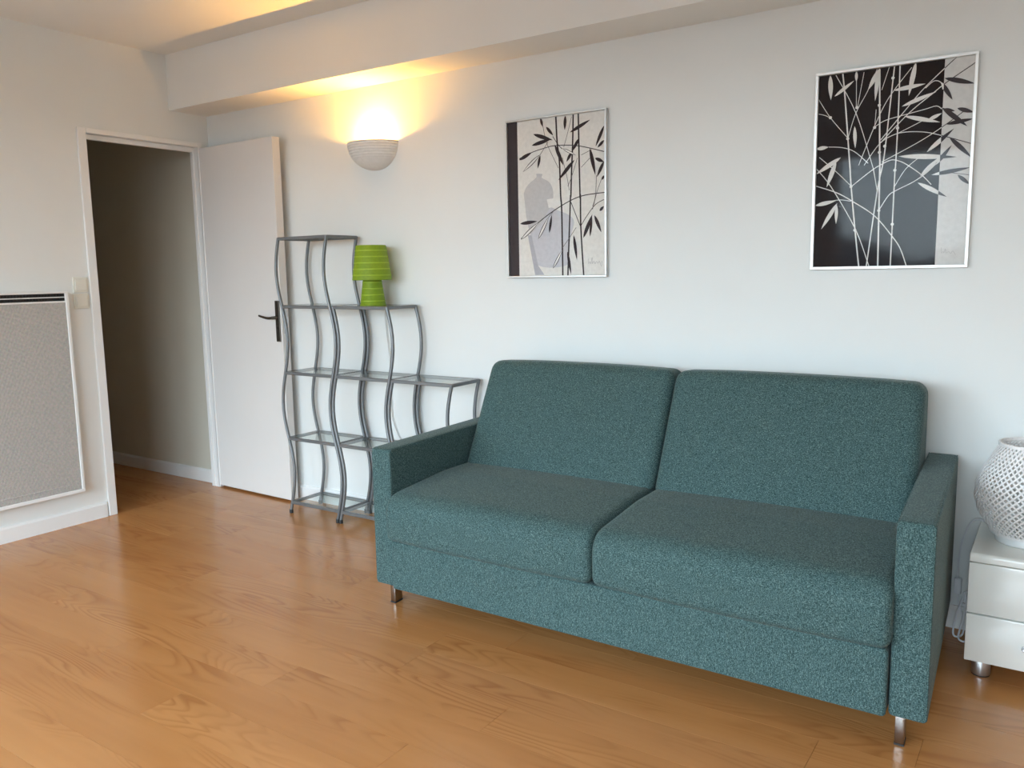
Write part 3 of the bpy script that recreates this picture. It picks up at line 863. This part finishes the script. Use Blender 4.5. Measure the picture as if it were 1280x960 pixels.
# ------------------------------------------------------------------ panel radiator and switches on the left wall
rad = thing('panel_radiator', 'white panel radiator with grey mesh front on the wall left of the doorway', 'radiator', (0, -1.42, 0.18))
RY0, RY1, RZ0, RZ1, RD = -0.46, 0.47, 0.0, 1.055, 0.062
bm = bmesh.new()
box(bm, 0.014, RD - 0.012, RY0 + 0.004, RY1 - 0.004, RZ0 + 0.004, RZ1 - 0.004, 0.004)
obj('casing', bm, M_RADI, rad)
bm = bmesh.new()
gz0, gz1 = 0.018, 0.998
for (a, b, c, d_) in ((RY0, RY1, RZ0, gz0), (RY0, RY1, gz1 + 0.047, RZ1), (RY0, RY0 + 0.016, gz0, gz1 + 0.047), (RY1 - 0.016, RY1, gz0, gz1 + 0.047), (RY0 + 0.016, RY1 - 0.016, gz1, gz1 + 0.009)):
    box(bm, RD - 0.016, RD, a, b, c, d_, 0.002, 1)
obj('front_rim', bm, M_RADI, rad)
obj('mesh_grille', nbox(RD - 0.013, RD - 0.004, RY0 + 0.015, RY1 - 0.015, gz0 - 0.001, gz1 + 0.001), M_GRILLE, rad)
obj('grille_ridge', nbox(RD - 0.005, RD - 0.0025, RY0 + 0.05, RY1 - 0.075, 0.045, 0.052, 0.001), M_GRILLE, rad)
vent = obj('vent_recess', nbox(RD - 0.0125, RD - 0.010, RY0 + 0.016, RY1 - 0.016, gz1 + 0.009, gz1 + 0.047), M_BLACK, rad)
obj('vent_bar', nbox(RD - 0.011, RD - 0.001, RY0 + 0.016, RY1 - 0.016, gz1 + 0.0255, gz1 + 0.0305, 0.001), M_RADI, vent)
bm = bmesh.new()
ny = 60
for i in range(ny):
    yy = RY0 + 0.02 + (RY1 - RY0 - 0.04) * (i + 0.5) / ny
    for zz in (gz1 + 0.009, gz1 + 0.0305):
        box(bm, RD - 0.011, RD - 0.006, yy - 0.0012, yy + 0.0012, zz, zz + 0.0165)
fins = obj('vent_fins', bm, M_RUBBER, vent)
fins['kind'] = 'stuff'

for z0, lab in ((1.226, 'upper of the two cream wall switches beside the doorway'), (1.140, 'lower of the two cream wall switches beside the doorway')):
    s = thing('light_switch', lab, 'switch', (0, -0.852, z0 + 0.04))
    obj('plate', nbox(0.0, 0.008, -0.040, 0.040, -0.0395, 0.0395, 0.003), M_SWITCH, s)
    obj('rocker', nbox(0.006, 0.012, -0.029, 0.031, -0.028, 0.028, 0.002), M_SWITCH, s)

# ------------------------------------------------------------------ wavy steel and glass shelf units
LEV = [0.063, 0.420, 0.778, 1.132, 1.488]
SY0, SY1 = -0.243, -0.030
def wave(z):
    # bulges right in the bottom bay, left in the next, and so on up
    pts = [0.063 + 0.357 * i for i in range(5)]
    return 0.031 * math.sin(PI * (z - 0.063) / 0.3565)

def shelf_unit(x0, x1, nlev, label):
    u = thing('shelf_unit', label, 'shelf', ((x0 + x1) / 2, 0, 0))
    c = (x0 + x1) / 2
    a, b = x0 - c, x1 - c
    top = LEV[nlev - 1]
    for px, py in ((a, SY0), (b, SY0), (a, SY1), (b, SY1)):
        bm = bmesh.new()
        n = 12 * nlev
        tube(bm, [(px + wave(0.012 + (top - 0.012) * i / n) * (1.0), py, 0.012 + (top + 0.004 - 0.012) * i / n) for i in range(n + 1)], 0.0085, 8)
        post = obj('post', bm, M_STEEL, u, smooth=True)
        bm = bmesh.new()
        lathe(bm, [(0.0, 0.0), (0.0105, 0.0), (0.0105, 0.020), (0.0, 0.020)], 12, px + wave(0.012), py, 0)
        obj('foot', bm, M_RUBBER, post, smooth=True)
    for i in range(nlev):
        z = LEV[i]
        bm = bmesh.new()
        r = 0.007
        box(bm, a, b, SY0 - r, SY0 + r, z - 0.009, z + 0.007, 0.002, 1)
        box(bm, a, b, SY1 - r, SY1 + r, z - 0.009, z + 0.007, 0.002, 1)
        box(bm, a - r, a + r, SY0, SY1, z - 0.009, z + 0.007, 0.002, 1)
        box(bm, b - r, b + r, SY0, SY1, z - 0.009, z + 0.007, 0.002, 1)
        rail = obj('shelf_rail', bm, M_STEEL, u)
        obj('glass_shelf', nbox(a + 0.006, b - 0.006, SY0 + 0.006, SY1 - 0.006, z + 0.001, z + 0.0068), M_SHELFGLASS, rail)
    return u

shelf_unit(0.855, 1.213, 5, 'tallest wavy steel and glass shelf unit, five shelves, in front of the door')
shelf_unit(1.236, 1.600, 4, 'middle wavy steel and glass shelf unit carrying the lime green lamp')
shelf_unit(1.621, 1.985, 3, 'lowest wavy steel and glass shelf unit, partly behind the sofa arm')

# ------------------------------------------------------------------ lime green table lamp
gl = thing('table_lamp', 'small lime green mushroom shaped table lamp on the middle shelf unit', 'lamp', (1.402, -0.125, LEV[3] + 0.007))
def ribbed(prof, ribs, amp=0.0013):
    out = []
    for (r0, z0), (r1, z1) in zip(prof[:-1], prof[1:]):
        n = 1 if abs(z1 - z0) < 1e-4 else max(2, int(abs(z1 - z0) / 0.0025))
        for k in range(n):
            t = k / n
            out.append((r0 + (r1 - r0) * t, z0 + (z1 - z0) * t))
    out.append(prof[-1])
    return out
bm = bmesh.new()
lathe(bm, [(0.0, 0.0), (0.066, 0.0), (0.066, 0.004), (0.0625, 0.008), (0.046, 0.138), (0.040, 0.140), (0.0, 0.140)], 40)
gb = obj('lamp_base', bm, M_GREEN, gl, smooth=True)
for i in range(4):
    z = 0.022 + i * 0.031
    r = 0.0625 + (0.046 - 0.0625) * (z - 0.008) / 0.13
    bm = bmesh.new()
    lathe(bm, [(r - 0.001, z - 0.004), (r + 0.0012, z - 0.002), (r + 0.0012, z + 0.002), (r - 0.001, z + 0.004)], 40)
    obj('ridge', bm, M_GREENL, gb, smooth=True)
bm = bmesh.new()
sh = [(0.099, 0.128), (0.0765, 0.296)]
lathe(bm, [(0.094, 0.130), (0.097, 0.126), (0.0995, 0.128), (0.0765, 0.294), (0.073, 0.299), (0.068, 0.297), (0.0715, 0.292), (0.094, 0.130)], 48)
gs = obj('lamp_shade', bm, M_GREEN, gl, smooth=True)
bm = bmesh.new()
lathe(bm, [(0.0, 0.146), (0.0925, 0.146), (0.0925, 0.149), (0.0, 0.149)], 40)
obj('shade_bottom', bm, M_GREEN, gs)
for i in range(5):
    z = 0.150 + i * 0.0305
    r = 0.0995 + (0.0765 - 0.0995) * (z - 0.128) / 0.166
    bm = bmesh.new()
    lathe(bm, [(r - 0.001, z - 0.0045), (r + 0.0012, z - 0.002), (r + 0.0012, z + 0.002), (r - 0.001, z + 0.0045)], 48)
    obj('ridge', bm, M_GREENL, gs, smooth=True)
bm = bmesh.new()
bx, by, bz = gl.location
tube(bm, smooth_pts([(p[0] - bx, p[1] - by, p[2] - bz) for p in ((1.402, -0.07, 1.147), (1.392, -0.018, 1.146), (1.376, -0.012, 1.08), (1.383, -0.010, 0.97), (1.396, -0.010, 0.85), (1.394, -0.010, 0.70), (1.398, -0.010, 0.55), (1.43, -0.010, 0.46), (1.473, -0.012, 0.386), (1.56, -0.022, 0.12), (1.62, -0.05, 0.005))], 6), 0.0028, 6)
obj('power_cord', bm, M_GREYCORD, gl, smooth=True)

# ------------------------------------------------------------------ sofa
X0, X1, YF, YK = 2.145, 4.088, -0.957, -0.03
sofa = thing('sofa', 'teal melange two seat sofa with slim arms and chrome legs against the wall', 'sofa', (0, 0, 0))
AW, AB, AT = 0.095, 0.100, 0.638
XM = 3.112
def arm(x0, x1):
    bm = bmesh.new()
    prof = arc_profile([(YF, AB, 0.010), (YF, AT, 0.016), (YK, AT, 0.016), (YK, AB, 0.010)], 4)
    return cushion(prof, x0, x1, 0.012, 0.0, 0.06, 3)
for x0, x1, xs in ((X0, X0 + AW, X0 + 0.010), (X1 - AW, X1, X1 - 0.010)):
    a = obj('armrest', arm(x0, x1), M_FABRIC, sofa, smooth=True)
    bm = bmesh.new()
    for sx in (x0 + 0.0036, x1 - 0.0036):
        tube(bm, [(sx, YK - 0.004, AT - 0.0036), (sx, -0.3, AT - 0.0036), (sx, YF + 0.018, AT - 0.0036), (sx, YF + 0.006, AT - 0.0075), (sx, YF + 0.0037, AT - 0.02), (sx, YF + 0.0037, 0.4), (sx, YF + 0.0037, AB + 0.012)], 0.0021, 6)
    obj('piping', bm, M_FABRIC, a, smooth=True)
# box under the seat, in two upholstered panels that meet at a seam
IX0, IX1 = X0 + AW + 0.001, X1 - AW - 0.001
PF = YF - 0.018
base_prof = arc_profile([(PF, AB, 0.008), (PF, 0.289, 0.010), (PF + 0.07, 0.289, 0.002), (PF + 0.07, AB, 0.002)], 4)
bp_ = obj('base_panel', cushion(base_prof, IX0 + 0.003, IX1 - 0.003, 0.012, 0.0, 0.03, 40), M_FABRIC, sofa, smooth=True)
bm = bmesh.new()
tube(bm, [(3.552, PF + 0.0004, AB + 0.004), (3.552, PF + 0.0004, 0.288)], 0.0014, 6)
obj('seam', bm, M_FABRIC, bp_, smooth=True)
obj('base_frame', nbox(IX0, IX1, PF + 0.07, YK - 0.01, AB + 0.005, 0.30), M_GAP_SHADE, sofa)
# seat cushions with a soft waterfall front
SF = YF - 0.044
seat_prof = arc_profile([(SF, 0.296, 0.032), (SF - 0.006, 0.470, 0.155), (-0.64, 0.492, 0.40), (-0.42, 0.488, 0.02), (-0.42, 0.300, 0.01)], 8)
for x0, x1 in ((IX0 - 0.004, XM - 0.001), (XM + 0.001, IX1 + 0.004)):
    o = obj('seat_cushion', cushion(seat_prof, x0, x1, 0.027, 0.008, 0.02, 36), M_FABRIC, sofa, smooth=True)
# back cushions
back_prof = arc_profile([(-0.485, 0.470, 0.03), (-0.245, 0.905, 0.060), (-0.085, 0.895, 0.06), (-0.075, 0.55, 0.05), (-0.30, 0.440, 0.05)], 8)
for x0, x1 in ((IX0 + 0.001, XM - 0.0015), (XM + 0.0015, IX1 - 0.001)):
    obj('back_cushion', cushion(back_prof, x0, x1, 0.042, 0.008, 0.02, 36), M_FABRIC, sofa, smooth=True)
obj('back_rest', nbox(IX0, IX1, -0.13, YK - 0.005, 0.30, 0.60, 0.02), M_FABRIC, sofa, smooth=True)
for lx, ly in ((X0 + 0.030, -0.872), (X1 - 0.068, -0.893), (X0 + 0.030, -0.12), (X1 - 0.068, -0.12)):
    bm = bmesh.new()
    box(bm, lx - 0.012, lx + 0.012, ly - 0.022, ly + 0.022, 0.004, AB + 0.004, 0.002, 2)
    lg = obj('leg', bm, M_CHROME, sofa, smooth=True)
    obj('glide', nbox(lx - 0.013, lx + 0.013, ly - 0.023, ly + 0.023, 0.0, 0.005), M_RUBBER, lg)

# the sofa stands a touch askew: its sides drift left towards the wall
for o in sofa.children_recursive:
    for v in o.data.vertices:
        v.co.x -= 0.048 * (v.co.y - YF)

# ------------------------------------------------------------------ nightstand
NX0, NX1, NYF, NYB = 4.122, 4.552, -0.405, -0.016
ns = thing('nightstand', 'white lacquered two drawer nightstand with chrome feet right of the sofa', 'nightstand', ((NX0 + NX1) / 2, -0.21, 0))
ox, oy = ns.location.x, ns.location.y
def nbx(x0, x1, y0, y1, z0, z1, bev=0.0, seg=2):
    return nbox(x0 - ox, x1 - ox, y0 - oy, y1 - oy, z0, z1, bev, seg)
obj('carcass', nbx(NX0 + 0.002, NX1 - 0.002, NYF + 0.018, NYB, 0.062, 0.386, 0.003), M_LACQ, ns)
top = arc_profile([(NYF - oy - 0.002, 0.383, 0.004), (NYF - oy - 0.002, 0.410, 0.026), (NYB - oy, 0.410, 0.006), (NYB - oy, 0.383, 0.003)], 8)
obj('top_board', cushion(top, NX0 - ox, NX1 - ox, 0.004, 0, 0.05, 2), M_LACQ, ns, smooth=True)
for z0, z1 in ((0.219, 0.380), (0.062, 0.2145)):
    d = obj('drawer', nbx(NX0, NX1, NYF, NYF + 0.02, z0, z1, 0.003, 2), M_LACQ, ns, smooth=True)
    bm = bmesh.new()
    cx = (NX0 + NX1) / 2 - ox
    zc = (z0 + z1) / 2
    tube(bm, smooth_pts([(cx - 0.058, NYF - oy, zc), (cx - 0.058, NYF - oy - 0.018, zc), (cx - 0.045, NYF - oy - 0.022, zc), (cx + 0.045, NYF - oy - 0.022, zc), (cx + 0.058, NYF - oy - 0.018, zc), (cx + 0.058, NYF - oy, zc)], 4), 0.005, 8)
    if z0 < 0.1:
        obj('handle', bm, M_ALU, d, smooth=True)
    else:
        bm.free()
for fx, fy in ((NX0 + 0.045, -0.345), (NX1 - 0.045, -0.345), (NX0 + 0.045, -0.07), (NX1 - 0.045, -0.07)):
    bm = bmesh.new()
    lathe(bm, [(0.0, 0.004), (0.026, 0.004), (0.027, 0.008), (0.027, 0.058), (0.025, 0.063), (0.0, 0.063)], 28, fx - ox, fy - oy, 0)
    f = obj('foot', bm, M_ALU, ns, smooth=True)
    bm = bmesh.new()
    lathe(bm, [(0.0, 0.0), (0.0255, 0.0), (0.0255, 0.005), (0.0, 0.005)], 24, fx - ox, fy - oy, 0)
    obj('foot_pad', bm, M_RUBBER, f, smooth=True)

# ------------------------------------------------------------------ woven lamp on the nightstand
LX, LY, LZ = 4.264, -0.205, 0.4105
wlmp = thing('woven_lamp', 'round white woven bamboo lamp standing on the nightstand', 'lamp', (LX, LY, LZ))
def shade_r(t):        # t 0..1 from bottom to top
    P = [(0.0, 0.097), (0.06, 0.113), (0.16, 0.135), (0.30, 0.151), (0.42, 0.1555), (0.58, 0.148), (0.75, 0.127), (0.88, 0.106), (1.0, 0.088)]
    for (a, ra), (b, rb) in zip(P[:-1], P[1:]):
        if t <= b:
            u = (t - a) / (b - a)
            return ra + (rb - ra) * u
    return P[-1][1]
def shade_rs(t):
    return sum(shade_r(min(1, max(0, t + dt))) for dt in (-0.08, -0.04, 0, 0.04, 0.08)) / 5
SH0, SH1 = 0.030, 0.318
bm = bmesh.new()
lathe(bm, [(0.0, 0.0), (0.085, 0.0), (0.089, 0.004), (0.089, 0.022), (0.084, 0.030), (0.0, 0.030)], 48)
obj('base', bm, M_TRIM, wlmp, smooth=True)
NS = 48
def strip(bm, a0, twist, w, off):
    n = 34
    prev = None
    for i in range(n + 1):
        t = i / n
        z = SH0 + (SH1 - SH0) * t
        r = shade_rs(t) + off + 0.0009 * math.sin(i * 1.1 + a0 * 3)
        a = a0 + twist * t
        dr = (shade_rs(min(1, t + 0.02)) - shade_rs(max(0, t - 0.02))) / 0.04
        T = Vector((dr * math.cos(a) - r * twist * math.sin(a), dr * math.sin(a) + r * twist * math.cos(a), SH1 - SH0)).normalized()
        Nn = Vector((math.cos(a), math.sin(a), -dr / (SH1 - SH0))).normalized()
        S = T.cross(Nn).normalized() * w / 2
        c = Vector((r * math.cos(a), r * math.sin(a), z))
        cur = [bm.verts.new(c + S), bm.verts.new(c - S), bm.verts.new(c - S - Nn * 0.0012), bm.verts.new(c + S - Nn * 0.0012)]
        if prev:
            for k in range(4):
                bm.faces.new((prev[k], prev[(k + 1) % 4], cur[(k + 1) % 4], cur[k]))
        prev = cur
shade_root = None
bm = bmesh.new()
lathe(bm, [(shade_rs(1.0) - 0.004, SH1 - 0.004), (shade_rs(1.0) + 0.003, SH1 - 0.006), (shade_rs(1.0) + 0.003, SH1 + 0.004), (shade_rs(1.0) - 0.004, SH1 + 0.004), (shade_rs(1.0) - 0.004, SH1 - 0.004)], 48)
bmesh.ops.recalc_face_normals(bm, faces=bm.faces)
obj('top_ring', bm, M_BAMBOO, wlmp, smooth=True)
bm = bmesh.new()
lathe(bm, [(shade_rs(0.0) - 0.004, SH0 - 0.002), (shade_rs(0.0) + 0.003, SH0 - 0.002), (shade_rs(0.0) + 0.003, SH0 + 0.006), (shade_rs(0.0) - 0.004, SH0 + 0.006), (shade_rs(0.0) - 0.004, SH0 - 0.002)], 48)
bmesh.ops.recalc_face_normals(bm, faces=bm.faces)
shade_root = obj('bottom_ring', bm, M_BAMBOO, wlmp, smooth=True)
strip_proto = {}
for sgn in (1, -1):
    bm = bmesh.new()
    strip(bm, 0.0, sgn * 1.9, 0.0052, 0.0012 * sgn)
    first = obj('weave_strip', bm, M_BAMBOO, shade_root)
    for k in range(1, NS):
        o = first.copy()
        COL.objects.link(o)
        o.rotation_euler = (0, 0, 2 * PI * k / NS)
bm = bmesh.new()
lathe(bm, [(0.0, 0.021), (0.018, 0.021), (0.018, 0.075), (0.013, 0.08), (0.0, 0.08)], 20)
obj('bulb_holder', bm, M_TRIM, wlmp, smooth=True)
bm = bmesh.new()
lathe(bm, [(0.0, 0.08), (0.013, 0.08), (0.028, 0.115), (0.030, 0.130), (0.022, 0.152), (0.0, 0.160)], 24)
obj('bulb', bm, M_CLAY, wlmp, smooth=True)
# cord: off the back of the nightstand, down the gap, switch, bundled loops
bm = bmesh.new()
def rel(pts):
    return [(x - LX, y - LY, z - LZ) for x, y, z in pts]
tube(bm, smooth_pts(rel([(LX - 0.09, LY + 0.04, 0.4165), (4.140, -0.055, 0.4165), (4.112, -0.040, 0.418), (4.092, -0.038, 0.400), (4.075, -0.038, 0.352), (4.066, -0.038, 0.305), (4.062, -0.038, 0.25), (4.063, -0.038, 0.19)]), 6), 0.0032, 6)
tube(bm, smooth_pts(rel([(4.063, -0.038, 0.145), (4.072, -0.038, 0.10), (4.085, -0.040, 0.06), (4.092, -0.05, 0.03), (4.088, -0.08, 0.006), (4.070, -0.10, 0.006), (4.062, -0.09, 0.02), (4.066, -0.06, 0.07), (4.080, -0.045, 0.12), (4.087, -0.042, 0.15), (4.094, -0.045, 0.12), (4.088, -0.055, 0.06), (4.080, -0.10, 0.010), (4.092, -0.13, 0.006), (4.106, -0.12, 0.006), (4.108, -0.09, 0.02), (4.100, -0.055, 0.07), (4.088, -0.040, 0.11), (4.092, -0.04, 0.155), (4.1, -0.04, 0.14)]), 6), 0.0032, 6)
cord = obj('power_cord', bm, M_CORD, wlmp, smooth=True)
bm = bmesh.new()
box(bm, 4.052 - LX, 4.076 - LX, -0.05 - LY, -0.028 - LY, 0.140 - LZ, 0.198 - LZ, 0.005, 2)
obj('cord_switch', bm, M_CORD, cord, smooth=True)
bm = bmesh.new()
box(bm, 4.082 - LX, 4.094 - LX, -0.052 - LY, -0.034 - LY, 0.100 - LZ, 0.112 - LZ, 0.003, 2)
obj('cord_tie', bm, M_CORD, cord, smooth=True)
